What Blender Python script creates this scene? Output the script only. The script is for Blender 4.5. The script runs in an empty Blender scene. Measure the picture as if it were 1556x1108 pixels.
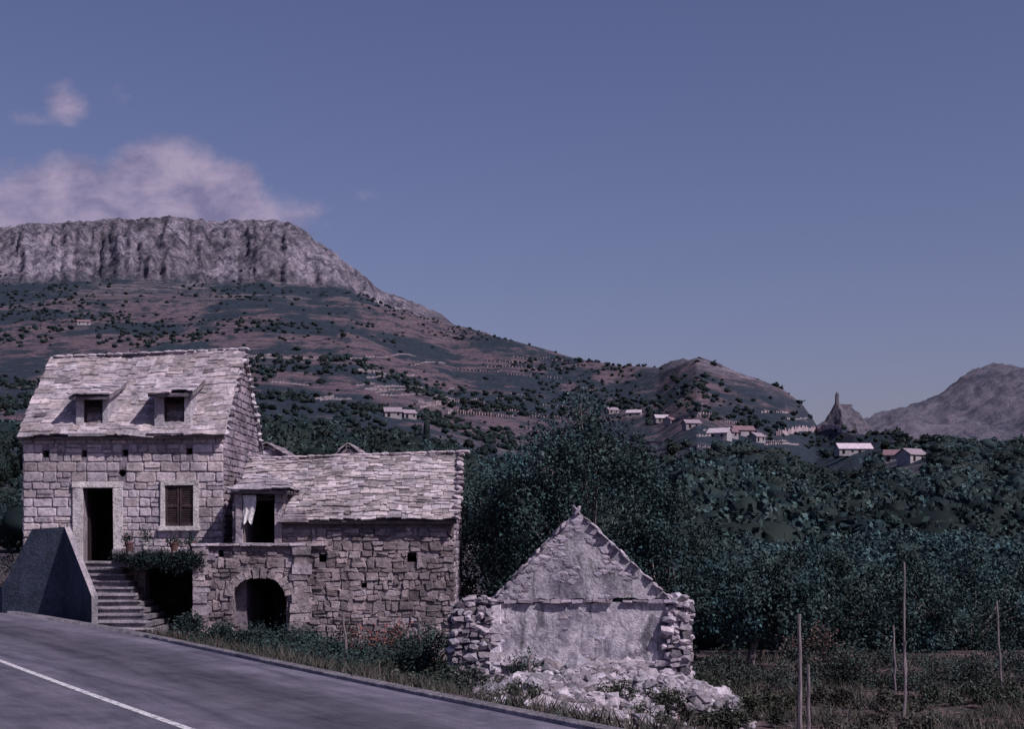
import bpy, math, random, time, numpy as np
from mathutils import Vector, Matrix, noise
from mathutils.geometry import tessellate_polygon
random.seed(7); rng=np.random.default_rng(7)
R=random.random
def U(a,b): return a+(b-a)*random.random()
scene=bpy.context.scene
EYE=2.4
# ------------------------------------------------------------------ helpers
def link(ob,parent=None):
    scene.collection.objects.link(ob)
    if parent: ob.parent=parent
    return ob
def empty(name):
    e=bpy.data.objects.new(name,None); e.empty_display_size=0.3
    return link(e)
class MB:
    def __init__(s): s.v=[];s.f=[];s.c=[]
    def add(s,vs,fs,col=(1,1,1)):
        o=len(s.v); s.v.extend([tuple(p) for p in vs]); s.c.extend([(col[0],col[1],col[2],1.0)]*len(vs))
        s.f.extend([tuple(i+o for i in f) for f in fs])
    def box(s,x0,x1,y0,y1,z0,z1,col=(1,1,1),j=0.0):
        vs=[(x+U(-j,j),y+U(-j,j),z+U(-j,j)) for z in (z0,z1) for y in (y0,y1) for x in (x0,x1)]
        s.add(vs,[(0,2,3,1),(4,5,7,6),(0,1,5,4),(2,6,7,3),(0,4,6,2),(1,3,7,5)],col)
    def build(s,name,mat,parent=None,smooth=False):
        me=bpy.data.meshes.new(name); me.from_pydata(s.v,[],s.f)
        a=me.attributes.new('Col','FLOAT_COLOR','POINT')
        a.data.foreach_set('color',np.array(s.c,dtype=np.float32).ravel())
        me.materials.append(mat)
        if smooth: me.polygons.foreach_set('use_smooth',[True]*len(me.polygons))
        me.update()
        return link(bpy.data.objects.new(name,me),parent)
def build_np(name,V,F,C,mat,parent=None,smooth=False):
    me=bpy.data.meshes.new(name)
    n=len(V);m=len(F);k=F.shape[1]
    me.vertices.add(n); me.vertices.foreach_set('co',np.ascontiguousarray(V,dtype=np.float32).ravel())
    me.loops.add(m*k); me.loops.foreach_set('vertex_index',np.ascontiguousarray(F,dtype=np.int32).ravel())
    me.polygons.add(m); me.polygons.foreach_set('loop_start',np.arange(0,m*k,k,dtype=np.int32))
    me.polygons.foreach_set('loop_total',np.full(m,k,dtype=np.int32))
    if smooth: me.polygons.foreach_set('use_smooth',np.ones(m,dtype=bool))
    me.update(calc_edges=True)
    a=me.attributes.new('Col','FLOAT_COLOR','POINT')
    c4=np.ones((n,4),dtype=np.float32); c4[:,:3]=C
    a.data.foreach_set('color',c4.ravel())
    me.materials.append(mat)
    return link(bpy.data.objects.new(name,me),parent)
# ------------------------------------------------------------------ materials
class NT:
    def __init__(s,name):
        s.mat=bpy.data.materials.new(name); s.mat.use_nodes=True
        s.t=s.mat.node_tree; s.b=s.t.nodes['Principled BSDF']; s.b.inputs['Roughness'].default_value=0.92
        s.b.inputs['Specular IOR Level'].default_value=0.12
    def n(s,ty,**kw):
        nd=s.t.nodes.new(ty)
        for k,v in kw.items(): setattr(nd,k,v)
        return nd
    def l(s,a,b): s.t.links.new(a,b)
    def pos(s,scale=(1,1,1)):
        g=s.n('ShaderNodeNewGeometry'); m=s.n('ShaderNodeMapping'); m.inputs['Scale'].default_value=scale
        s.l(g.outputs['Position'],m.inputs['Vector']); return m.outputs[0]
    def noise(s,vec,scale,detail=6,rough=0.6,dist=0.0):
        x=s.n('ShaderNodeTexNoise'); x.inputs['Scale'].default_value=scale; x.inputs['Detail'].default_value=detail
        x.inputs['Roughness'].default_value=rough; x.inputs['Distortion'].default_value=dist
        s.l(vec,x.inputs['Vector']); return x.outputs['Fac']
    def ramp(s,fac,stops):
        r=s.n('ShaderNodeValToRGB'); e=r.color_ramp.elements
        while len(e)<len(stops): e.new(0.5)
        for i,(p,c) in enumerate(stops):
            e[i].position=p; e[i].color=(c[0],c[1],c[2],1) if not isinstance(c,(int,float)) else (c,c,c,1)
        s.l(fac,r.inputs['Fac']); return r.outputs['Color']
    def mix(s,fac,a,b,mode='MIX'):
        m=s.n('ShaderNodeMix',data_type='RGBA',blend_type=mode)
        for i,v in ((0,fac),(6,a),(7,b)):
            if isinstance(v,(int,float)): m.inputs[i].default_value=v
            elif isinstance(v,tuple): m.inputs[i].default_value=(v[0],v[1],v[2],1)
            else: s.l(v,m.inputs[i])
        return m.outputs[2]
    def attr(s):
        a=s.n('ShaderNodeAttribute'); a.attribute_name='Col'; return a.outputs['Color']
    def bump(s,h,strength,dist):
        b=s.n('ShaderNodeBump'); b.inputs['Strength'].default_value=strength; b.inputs['Distance'].default_value=dist
        s.l(h,b.inputs['Height']); s.l(b.outputs[0],s.b.inputs['Normal'])
    def out(s,c): s.l(c,s.b.inputs['Base Color']); return s.mat
def stone_mat(name,lo=0.45,hi=1.25,bs=9,bd=0.03,st=0.9,big=0.9):
    t=NT(name); p=t.pos()
    n1=t.noise(p,big,5,0.65); n2=t.noise(p,bs,5,0.7)
    c=t.mix(1.0,t.attr(),t.ramp(n1,[(0.3,(lo,lo,lo*1.08)),(0.62,(hi,hi*0.98,hi))]),'MULTIPLY')
    c=t.mix(1.0,c,t.ramp(n2,[(0.3,0.45),(0.5,1.0),(0.75,1.25)]),'MULTIPLY')
    t.bump(n2,st,bd); return t.out(c)
M_stone=stone_mat('limestone',0.48,1.22)
M_annex=stone_mat('rough_limestone',0.42,1.25,8,0.05,1.0,1.4)
M_roof=stone_mat('roof_slab_stone',0.45,1.22,8,0.025,0.9,1.5)
M_rubble=stone_mat('rubble_stone',0.5,1.2,12,0.03)
def plaster_mat(name,base,dark,stains=0.5):
    t=NT(name); p=t.pos(); ps=t.pos((1.6,1.6,0.5))
    n1=t.noise(p,1.3,6,0.7); n2=t.noise(p,14,5,0.7); n3=t.noise(ps,2.2,6,0.75,0.6)
    c=t.mix(t.ramp(n1,[(0.40,0),(0.58,1)]),dark,base)
    c=t.mix(t.ramp(n3,[(0.5,0),(0.64,stains)]),c,tuple(x*0.35 for x in dark))
    c=t.mix(1.0,c,t.ramp(n2,[(0.3,0.55),(0.6,1.12)]),'MULTIPLY')
    c=t.mix(1.0,c,t.attr(),'MULTIPLY')
    t.bump(n2,0.9,0.04); return t.out(c)
M_plaster=plaster_mat('weathered_plaster',(0.52,0.475,0.56),(0.22,0.20,0.265),0.85)
M_white=plaster_mat('limewash_trim',(0.64,0.59,0.63),(0.40,0.36,0.41),0.3)
M_darkcem=plaster_mat('dark_cement',(0.06,0.072,0.115),(0.036,0.045,0.072),0.3)  # very dark blue-grey base colour for the parapet
M_concrete=plaster_mat('concrete',(0.34,0.30,0.35),(0.2,0.18,0.225),0.4)
M_wood=plaster_mat('old_wood',(0.07,0.046,0.055),(0.038,0.028,0.036),0.4)
M_terra=plaster_mat('terracotta',(0.17,0.09,0.09),(0.11,0.06,0.065),0.2)
M_cloth=plaster_mat('linen_cloth',(0.78,0.75,0.80),(0.6,0.56,0.62),0.05)
def leaf_mat(name):
    t=NT(name); t.b.inputs['Roughness'].default_value=0.7; t.b.inputs['Specular IOR Level'].default_value=0.12
    return t.out(t.attr())
M_leaf=leaf_mat('foliage')
def bark():
    t=NT('bark'); p=t.pos((1,1,0.3)); n=t.noise(p,14,5)
    t.bump(n,0.8,0.02); return t.out(t.ramp(n,[(0.3,(0.06,0.05,0.06)),(0.7,(0.22,0.19,0.21))]))
M_bark=bark()
# ------------------------------------------------------------------ terrain (bearing/elevation tangents converted from image pixel coordinates, thousandths)
bS=[-1300,-700,-500,-360,-330,-291,-262,-240,-200,-166,-152,-141,-129,-115,-101,-94,-64,-50,-41,-8,33,60,75,103,118,130,150,168,190,205,214,240,288,343,400,800,1300]
vS=[120,170,205,214,217,219,218,221,219,219,213,205,197,188,178,170,160,153,145,137,125,120,116,113,121,124,116,109,100,88,76,71,66,61,56,46,40]
bC=[-1300,-500,-360,-291,-221,-172,-140,-115,-101,-82,-41,1300]
vC=[90,170,176,178,176,177,172,170,165,157,144,144]
bR=[-1300,-41,0,75,130,205,240,300,800,1300]; vR=[1900,1900,1600,1300,1000,900,640,450,400,400]
def sm(x): x=np.clip(x,0,1); return x*x*(3-2*x)
def Efun(b,f):
    S=np.interp(b,bS,vS); C=np.minimum(np.interp(b,bC,vC),S-0.5)
    C=np.where(b>-41,S-1.0,C)
    e0=-15+(-92)*sm((b+70)/150.0)
    ff=f/0.962
    gl=np.interp(ff,[0,.275,.468,.57,.74,.87,1],[0,.37,.45,.49,.63,.81,1])
    gr=np.interp(ff,[0,.35,.6,.8,.966,1],[0,.47,.66,.79,.95,1])
    w=sm((b+60)/200.0); g=gl*(1-w)+gr*w
    e=e0+(C-e0)*g
    k=np.clip((f-0.962)/0.023,0,1)
    e=e+(S-C)*(k**0.8)
    return e
def Rfun(b): return np.interp(b,bR,vR)
def zfar(X,Y):
    Y=np.maximum(Y,45.0); b=1000*X/Y; Rr=Rfun(b)
    f=np.log(Y/60.0)/np.log(Rr/60.0)
    z=EYE+Efun(b,np.clip(f,0,1))/1000*np.minimum(Y,Rr)
    z=np.where(f>1,z-(Y-Rr)*0.22,z)
    return np.maximum(z,-6)
eY=[-60,17.4,23.6,32,36.3,40,44,60]; eX=[48.8,.82,-3.03,-8.07,-11.2,-14.3,-18,-34]
def edgeX(Y): return np.interp(Y,eY,eX)
def roadz(Y): return np.interp(Y,[-60,30,32,36.3,40,44,60],[0,0,.02,.08,.16,.25,.6])
def znear(X,Y):
    d=(X-edgeX(Y))*0.85; rz=roadz(Y)
    right=rz-0.06-1.05*sm((d-0.5)/3.6)-0.3*sm((d-6)/10.0)
    left=rz-0.06+0.86*sm((-d-8.6)/1.6)
    return np.where(d>0,right,left)
def zg(X,Y):
    X=np.asarray(X,dtype=float);Y=np.asarray(Y,dtype=float)
    d=(X-edgeX(Y))*0.85
    w=sm((Y-41)/19.0)*np.where(d<2,sm((Y-50)/10.0),1)
    return znear(X,Y)*(1-w)+zfar(X,np.maximum(Y,50))*w
def relief(x,y): return noise.fractal(Vector((x*0.006,y*0.006,1.0)),1,2.1,6)
def zs(x,y):
    z=float(zg(x,y))
    if y>60:
        Rr=float(Rfun(1000*x/y)); f=math.log(y/60)/math.log(Rr/60)
        z+=relief(x,y)*y*0.004*min(1,f*4)
    return z
def build_ground():
    cols=np.concatenate([np.linspace(-1300,-440,50)[:-1],np.linspace(-440,440,640),np.linspace(440,1300,50)[1:]])
    fr=np.concatenate([np.linspace(0,.955,170),np.linspace(.957,.99,80),np.linspace(.992,1,6)])
    XX=[];YY=[];ZZ=[];CC=[]
    nearY=np.linspace(-14,60,130)[:-1]
    rows=[('n',y) for y in nearY]+[('f',f) for f in fr]+[('b',k) for k in (1.02,1.06,1.15,1.3,1.6,2.2,4.0)]
    wob=np.array([38*noise.noise(Vector((b*0.018,3.1,0)))+22*noise.noise(Vector((b*0.06,7.1,0)))+11*noise.noise(Vector((b*0.2,1.1,0))) for b in cols])
    wobm=np.clip((-20-cols)/60,0,1)
    Rc=Rfun(cols)
    for ty,val in rows:
        if ty=='n':
            Y=np.full_like(cols,val); X=cols/1000*(30+0.5*Y)
            Z=zg(X,Y); nz=np.array([noise.fractal(Vector((x*0.35,y*0.35,0)),1,2,4) for x,y in zip(X,Y)])
            d=(X-edgeX(Y))*.85; amp=np.where(d>0.6,0.07,0.0)*np.clip((d-.6)/2,0,1)
            Z=Z+nz*amp
            C=np.stack([0*X,0*X,1-sm((Y-45)/15)],1)
        elif ty=='f':
            cw=math.exp(-((val-0.974)/0.02)**2)
            Y=60*(Rc/60)**val + wob*wobm*cw
            X=cols/1000*Y
            E=Efun(cols,np.full_like(cols,val))
            Z=EYE+E/1000*60*(Rc/60)**val
            n1=np.array([relief(x,y) for x,y in zip(X,Y)])
            cliff=sm((val-.958)/.008)*np.clip((-30-cols)/50,0,1)
            hill=np.exp(-((cols-145)/40.0)**2)*sm((val-.93)/.05)
            Z=Z+n1*Y*0.004*min(1,val*4)*(1-0.75*cliff)
            if val>.9:
                n2=np.array([noise.fractal(Vector((x*0.035,y*0.035,z*0.03)),.75,2.1,6) for x,y,z in zip(X,Y,Z)])
                Z=Z+cliff*n2*6+hill*n2*3
                Y=Y+cliff*np.array([noise.fractal(Vector((x*0.07,z*0.03,5)),.8,2.1,5) for x,z in zip(X,Z)])*9
            rock=np.clip(cliff+hill*.9,0,1)
            fld=sm((E-60)/20)*(1-sm((E-150)/25))
            C=np.stack([rock,fld,0*X],1)
        else:
            Y=Rc*val; X=cols/1000*Y
            Z=EYE+Efun(cols,np.ones_like(cols))/1000*Rc-(Y-Rc)*0.22
            Z=np.maximum(Z,-8)
            C=np.stack([0*X+.3,0*X,0*X],1)
        XX.append(X);YY.append(Y);ZZ.append(Z);CC.append(C)
    nr=len(rows);nc=len(cols)
    V=np.stack([np.array(XX).ravel(),np.array(YY).ravel(),np.array(ZZ).ravel()],1)
    idx=np.arange(nr*nc).reshape(nr,nc)
    F=np.stack([idx[:-1,:-1],idx[:-1,1:],idx[1:,1:],idx[1:,:-1]],-1).reshape(-1,4)
    t=NT('terrain'); a=t.attr(); sp=t.n('ShaderNodeSeparateColor'); t.l(a,sp.inputs[0])
    p=t.pos(); pt=t.pos((0.009,0.009,0.30)); pr=t.pos((1,1,0.33)); ph=t.pos((1,0.45,1.6))
    band=t.noise(pt,1.0,7,0.66,0.5); scr=t.noise(ph,0.010,8,0.68); scr2=t.noise(ph,0.06,6,0.75); fine=t.noise(p,0.25,5,0.75)
    soil=t.ramp(band,[(0.32,(0.035,0.036,0.058)),(0.40,(0.085,0.062,0.088)),(0.45,(0.155,0.105,0.135)),(0.49,(0.065,0.052,0.073)),(0.53,(0.15,0.102,0.13)),(0.585,(0.055,0.048,0.068)),(0.64,(0.20,0.15,0.185)),(0.70,(0.08,0.06,0.088))])  # field soil, shifted to violet to paint distance haze into its colour
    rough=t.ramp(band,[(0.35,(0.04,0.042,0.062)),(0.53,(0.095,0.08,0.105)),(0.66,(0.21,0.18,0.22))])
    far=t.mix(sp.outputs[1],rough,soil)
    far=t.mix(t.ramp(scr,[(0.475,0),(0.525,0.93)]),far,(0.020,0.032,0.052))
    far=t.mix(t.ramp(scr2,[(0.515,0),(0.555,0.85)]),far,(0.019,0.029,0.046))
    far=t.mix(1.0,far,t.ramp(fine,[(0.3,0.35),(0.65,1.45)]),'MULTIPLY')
    rn=t.noise(pr,0.07,9,0.78,0.4); rn2=t.noise(pr,0.014,5,0.65); rn3=t.noise(p,0.25,5,0.8)
    rock=t.ramp(rn,[(0.38,(0.026,0.027,0.05)),(0.47,(0.105,0.093,0.135)),(0.58,(0.235,0.205,0.265))])  # cliff rock with the bluish distance haze mixed into its base colour
    rock=t.mix(1.0,rock,t.ramp(rn2,[(0.35,0.5),(0.6,1.15)]),'MULTIPLY')
    rock=t.mix(1.0,rock,t.ramp(rn3,[(0.35,0.45),(0.6,1.25)]),'MULTIPLY')
    c=t.mix(sp.outputs[0],far,rock)
    n3=t.noise(p,1.3,6,0.7); n4=t.noise(p,11,5,0.7)
    near=t.ramp(n3,[(0.35,(0.035,0.038,0.038)),(0.50,(0.08,0.058,0.066)),(0.66,(0.16,0.11,0.122))])
    near=t.mix(1.0,near,t.ramp(n4,[(0.3,0.5),(0.65,1.25)]),'MULTIPLY')
    c=t.mix(sp.outputs[2],c,near)
    t.bump(rn3,0.9,3.0)
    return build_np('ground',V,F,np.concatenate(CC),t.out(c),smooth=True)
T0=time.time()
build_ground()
def build_dm():
    bb=[150,190,210,240,262,279,306,320,334,343,350,360,385,420,520,700,900]
    ee=[40,60,70,80,86,89,100,110,117,120,116,117,112,104,100,70,50]
    cols=np.linspace(150,900,420); rows=np.linspace(-1,1,80); V=[]
    for r in rows:
        for b in cols:
            X=b*4.0; Y=4000+r*1300
            h=np.interp(b,bb,ee)*4.0
            nz=noise.fractal(Vector((X*0.0045,Y*0.0045,0)),.7,2.1,8)
            rg=noise.ridged_multi_fractal(Vector((X*0.004,Y*0.003,3)),.9,2.1,6,1.0,2.0)
            z=h*max(0,1-abs(r))**0.7+nz*30+(rg-1.2)*34*(min(1,abs(r)*3)*.8+.2)
            V.append((X,Y,z))
    nr,nc=len(rows),len(cols); idx=np.arange(nr*nc).reshape(nr,nc)
    F=np.stack([idx[:-1,:-1],idx[:-1,1:],idx[1:,1:],idx[1:,:-1]],-1).reshape(-1,4)
    t=NT('haze_tinted_rock'); p=t.pos((1,1,0.5)); n=t.noise(p,0.02,10,0.8)  # atmospheric haze is painted into this pale blue-violet base colour
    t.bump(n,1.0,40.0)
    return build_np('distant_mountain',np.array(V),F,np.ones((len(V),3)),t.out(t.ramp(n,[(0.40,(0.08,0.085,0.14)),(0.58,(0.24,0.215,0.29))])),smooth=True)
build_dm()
def build_rock():
    bb=[196,205,211,216,220,224,227,229,231,234,238,241,244,248,254,262]; ee=[55,66,75,80,83,89,95,98,94,92,92,89,88,83,76,60]
    cols=np.linspace(196,262,130); rows=np.linspace(-1,1,60); V=[]
    for r in rows:
        for b in cols:
            X=b*1.0; Y=1000+r*60
            nz=noise.fractal(Vector((X*0.12,Y*0.12,0)),.7,2.1,6)
            rg=noise.ridged_multi_fractal(Vector((X*0.07,Y*0.07,3)),.8,2.1,5,1.0,2.0)-1.2
            z=EYE+(np.interp(b,bb,ee)-50)*max(0,1-abs(r)*.9)**1.3+47+nz*1.3+rg*2.6*min(1,.2+abs(r)*4)-abs(r)*6
            V.append((X,Y,z))
    nr,nc=len(rows),len(cols); idx=np.arange(nr*nc).reshape(nr,nc)
    F=np.stack([idx[:-1,:-1],idx[:-1,1:],idx[1:,1:],idx[1:,:-1]],-1).reshape(-1,4)
    t=NT('crag_rock'); p=t.pos((1,1,0.4)); n=t.noise(p,0.25,8,0.76); t.bump(n,1.0,2.5)
    par=empty('castle_ruin')
    build_np('crag',np.array(V),F,np.ones((len(V),3)),t.out(t.ramp(n,[(0.38,(0.035,0.038,0.06)),(0.6,(0.15,0.13,0.17))])),par)
    mb=MB(); c=(.13,.115,.15)
    mb.box(227.6,229.8,998,1002,88,99.8,c,.5); mb.box(227.8,228.6,998.3,1001,99,101.3,c,.3)
    mb.box(229,239,999,1001,84,92.5,c,.9)
    mb.build('tower_and_walls',M_stone,par)
build_rock()
# ------------------------------------------------------------------ road
def ribbon(name,o0,o1,dz,mat,y0=-40,y1=50,n=180,h=None,uvc=True):
    ys=np.linspace(y0,y1,n); V=[];F=[];C=[]
    across=max(2,int(abs(o1-o0)/0.5)+1)
    for i,y in enumerate(ys):
        xs_=float(np.mean([edgeX(y+k) for k in (-2.5,-1.2,0,1.2,2.5)]))
        tv=Vector((float(edgeX(y+2.5)-edgeX(y-2.5)),5.0,0)).normalized(); nv=Vector((tv.y,-tv.x,0))
        for k in range(across):
            o=o0+(o1-o0)*k/(across-1)
            q=Vector((xs_,y,0))+nv*o
            V.append((q.x,q.y,float(roadz(y))+dz)); C.append((o/10+1,i/n,0) if uvc else (1,1,1))
    for i in range(n-1):
        for k in range(across-1):
            a=i*across+k; F.append((a,a+1,a+1+across,a+across))
    if h:
        m=len(V); V+= [(v[0],v[1],v[2]-h) for v in V]; C+=C
        for i in range(n-1):
            for k in (0,across-1):
                a=i*across+k; F.append((a,a+across,a+across+m,a+m))
    return build_np(name,np.array(V),np.array(F),np.array(C),mat)
def road_mat():
    t=NT('asphalt'); a=t.attr(); m=t.n('ShaderNodeMapping'); m.inputs['Scale'].default_value=(10,12,1); t.l(a,m.inputs['Vector'])
    st=t.noise(m.outputs[0],1.6,8,0.66,.4); p=t.pos(); n=t.noise(p,0.9,8,0.75,.4); g=t.noise(p,38,3,0.8)
    c=t.ramp(st,[(0.34,(0.055,0.05,0.078)),(0.5,(0.092,0.084,0.123)),(0.66,(0.13,0.118,0.165))])
    sp=t.n('ShaderNodeSeparateColor'); t.l(a,sp.inputs[0])
    wob=t.n('ShaderNodeMath',operation='MULTIPLY_ADD'); t.l(n,wob.inputs[0]); wob.inputs[1].default_value=.05; t.l(sp.outputs[0],wob.inputs[2])
    c=t.mix(1.0,c,t.ramp(wob.outputs[0],[(0.55,0.95),(0.68,1.1),(0.78,0.72),(0.88,0.72),(0.95,1.05),(1.0,1.2)]),'MULTIPLY')
    c=t.mix(1.0,c,t.ramp(n,[(0.35,0.7),(0.5,1.0),(0.65,1.2)]),'MULTIPLY')
    c=t.mix(1.0,c,t.ramp(g,[(0.3,0.55),(0.7,1.4)]),'MULTIPLY'); t.b.inputs['Roughness'].default_value=0.8
    t.bump(g,0.6,0.012); return t.out(c)
ribbon('road',-8.4,0.0,0.0,road_mat())
par=empty('road_marking')
t=NT('worn_paint'); p=t.pos(); n=t.noise(p,9,6,0.7)
o=ribbon('centre_line',-4.13,-4.01,0.005,t.out(t.ramp(n,[(0.40,(0.14,0.13,0.17)),(0.52,(0.50,0.48,0.55))]))); o.parent=par
ribbon('kerb',0.003,0.22,0.06,M_concrete,h=0.5,uvc=False)
# ------------------------------------------------------------------ masonry
def scan(poly,v):
    xs=[]
    n=len(poly)
    for i in range(n):
        (x0,y0),(x1,y1)=poly[i],poly[(i+1)%n]
        if (y0<=v<y1) or (y1<=v<y0): xs.append(x0+(x1-x0)*(v-y0)/(y1-y0))
    xs.sort(); return [(xs[i],xs[i+1]) for i in range(0,len(xs)-1,2)]
def isect(A,B):
    r=[]
    for a in A:
        for b in B:
            lo,hi=max(a[0],b[0]),min(a[1],b[1])
            if hi-lo>0.03: r.append((lo,hi))
    return r
def minus(A,B):
    for b in B:
        n=[]
        for a in A:
            if b[1]<=a[0] or b[0]>=a[1]: n.append(a); continue
            if b[0]-a[0]>0.03: n.append((a[0],b[0]))
            if a[1]-b[1]>0.03: n.append((b[1],a[1]))
        A=n
    return A
def wall(back,st,org,ud,nd,outer,holes=[],thick=0.4,ch=(.17,.27),sw=(.22,.55),pr=(.015,.05),jit=.012,base=(.36,.31,.36),var=.35,stones=True,gap=0.012,mc=(.2,.17,.21),double=0.0):
    org=Vector(org);ud=Vector(ud);nd=Vector(nd);up=Vector((0,0,1))
    P=lambda u,v,w=0: org+ud*u+up*v+nd*w
    loops=[outer]+holes
    tri=tessellate_polygon([[Vector((a,b,0)) for a,b in l] for l in loops])
    flat=[q for l in loops for q in l]
    back.add([P(a,b) for a,b in flat],[tuple(t) for t in tri],mc)
    back.add([P(a,b,-thick) for a,b in flat],[tuple(t) for t in tri],mc)
    for l in loops:
        for i in range(len(l)):
            a,b=l[i],l[(i+1)%len(l)]
            back.add([P(*a),P(*b),P(*b,-thick),P(*a,-thick)],[(0,1,2,3)],mc)
    if not stones: return
    def one(u0,u1,v0,v1):
        p=U(*pr); k=U(1-var,1+var); tint=U(-.03,.03)
        col=(base[0]*k*(1+tint),base[1]*k,base[2]*k*(1-tint))
        q=[(u0,v0),(u1,v0),(u1,v1),(u0,v1)]
        c=min(.035,(u1-u0)*.18,(v1-v0)*.25); o8=[]
        for i,(x,y) in enumerate(q):
            sx=1 if i in(0,3) else -1; sy=1 if i in(0,1) else -1; cc_=c*U(.2,1.3)
            A=(x+U(-jit,jit),y+sy*cc_+U(-jit,jit)*.5); B=(x+sx*cc_+U(-jit,jit)*.5,y+U(-jit,jit))
            o8+= [A,B] if i in (0,2) else [B,A]
        cx=(u0+u1)/2;cy=(v0+v1)/2
        f=[(cx+(x-cx)*(1-min(.12,.022/max(.04,(u1-u0)/2))),cy+(y-cy)*(1-min(.2,.02/max(.04,(v1-v0)/2)))) for x,y in o8]
        tx,ty=U(-.12,.12),U(-.12,.12)
        st.add([P(x,y,0.0) for x,y in o8]+[P(x,y,p*(1+tx*(x-cx)/.2+ty*(y-cy)/.1)) for x,y in f],
            [tuple(range(8,16))]+[(i,(i+1)%8,8+(i+1)%8,8+i) for i in range(8)],col)
    vmin=min(q[1] for q in outer);vmax=max(q[1] for q in outer)
    v=vmin
    while v<vmax-0.05:
        h=min(U(*ch),vmax-v)
        if vmax-v-h<0.08: h=vmax-v
        iv=None
        for vv in (v+0.01,v+h/2,v+h-0.01):
            a=scan(outer,vv)
            for ho in holes: a=minus(a,scan(ho,vv))
            iv=a if iv is None else isect(iv,a)
        for (a,b) in iv:
            u=a
            while u<b-0.02:
                w=U(*sw)
                if b-u-w<sw[0]*0.6: w=b-u
                w=min(w,b-u)
                g=gap*U(.6,1.6)
                if R()<double and h>.15 and w>.2:
                    s_=U(.35,.65)
                    one(u+g,u+w-g,v+g,v+h*s_-g)
                    if R()<.5: one(u+g,u+w*s_-g,v+h*s_+g*.4,v+h-g); one(u+w*s_+g*.4,u+w-g,v+h*s_+g*.4,v+h-g)
                    else: one(u+g,u+w-g,v+h*s_+g*.4,v+h-g)
                else: one(u+g,u+w-g,v+g,v+h-g)
                u+=w
        v+=h
def slabs(mb,p0,p1,p2,p3,rows,sw=(.22,.6),th=(.025,.05),base=(.37,.325,.375),var=.26,over=0.08,lift=.03):
    p0,p1,p2,p3=map(Vector,(p0,p1,p2,p3))
    n=(p1-p0).cross(p3-p0).normalized()
    if n.z<0: n=-n
    ph=U(0,6)
    def P(a,b):
        q=p0.lerp(p1,b).lerp(p3.lerp(p2,b),a)
        return q+n*(.035*math.sin(q.x*1.3+ph+a*2.1)+.02*math.sin(q.x*3.1+a*5+ph))
    mb.add([p0-n*.07,p1-n*.07,p2-n*.07,p3-n*.07,p0-n*.15,p1-n*.15,p2-n*.15,p3-n*.15],[(0,1,2,3),(4,5,6,7),(0,1,5,4),(1,2,6,5),(3,0,4,7)],tuple(x*.5 for x in base))
    for r in range(rows):
        a0=r/rows; L=(P(a0,1)-P(a0,0)).length
        if L<.1: continue
        b=-over/L*U(.3,1)
        rk=U(.9,1.1)
        while b<1:
            w=U(*sw)/L
            b1=min(b+w,1+over/L*U(.3,1))
            if 1-b1<0.12/L: b1=1+over/L*U(.3,1)
            da=(U(-.5,.4) if r else U(-.35,.1))/rows
            A0=a0+da; A1=min(a0+1.6/rows,1.0)
            T=U(*th); k=U(1-var,1+var)*rk; tn=U(-.03,.03)
            if R()<.08: k*=.6
            col=(base[0]*k*(1+tn),base[1]*k,base[2]*k*(1-tn)); g=.006/L
            lf=lift*U(.4,1.9)
            j=lambda s=.10: U(-s,s)/rows
            lo=[P(A0+j(.2),b+g),P(A0+j(),(b+b1)/2),P(A0+j(.2),b1-g)]; hi=[P(A1,b1-g),P(A1,b+g)]
            bt=[q+n*(lf-T+.01) for q in lo]+[q-n*.02 for q in hi]
            tp=[q+n*(lf+.01+U(-.01,.01)) for q in lo]+[q+n*.012 for q in hi]
            mb.add(bt+tp,[(5,6,7,8,9),(0,1,6,5),(1,2,7,6),(2,3,8,7),(3,4,9,8),(4,0,5,9),(4,3,2,1,0)],col)
            b=b1
def ico():
    t_=(1+5**.5)/2
    v=[(-1,t_,0),(1,t_,0),(-1,-t_,0),(1,-t_,0),(0,-1,t_),(0,1,t_),(0,-1,-t_),(0,1,-t_),(t_,0,-1),(t_,0,1),(-t_,0,-1),(-t_,0,1)]
    f=[(0,11,5),(0,5,1),(0,1,7),(0,7,10),(0,10,11),(1,5,9),(5,11,4),(11,10,2),(10,7,6),(7,1,8),(3,9,4),(3,4,2),(3,2,6),(3,6,8),(3,8,9),(4,9,5),(2,4,11),(6,2,10),(8,6,7),(9,8,1)]
    return [Vector(p).normalized() for p in v],f
IV,IF=ico()
def chunk(mb,c,s,col,rot=True,tilt=.5):
    m=Matrix.Rotation(U(0,6.28),3,'Z')@Matrix.Rotation(U(-tilt,tilt),3,'X')@Matrix.Rotation(U(-tilt,tilt),3,'Y') if rot else Matrix.Rotation(U(-.1,.1),3,'Z')
    vs=[]
    for v in IV:
        k=U(.75,1.15); q=Vector((max(-.72,min(.72,v.x))*s[0]*k*1.2,max(-.72,min(.72,v.y))*s[1]*k*1.2,max(-.7,min(.7,v.z))*s[2]*k*1.2))
        vs.append(Vector(c)+m@q)
    mb.add(vs,IF,col)
def scol(base=(.4,.36,.42),var=.3):
    k=U(1-var,1+var); t_=U(-.03,.03); return (base[0]*k*(1+t_),base[1]*k,base[2]*k*(1-t_))
def rect(a,b,c,d): return [(a,c),(b,c),(b,d),(a,d)]
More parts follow.
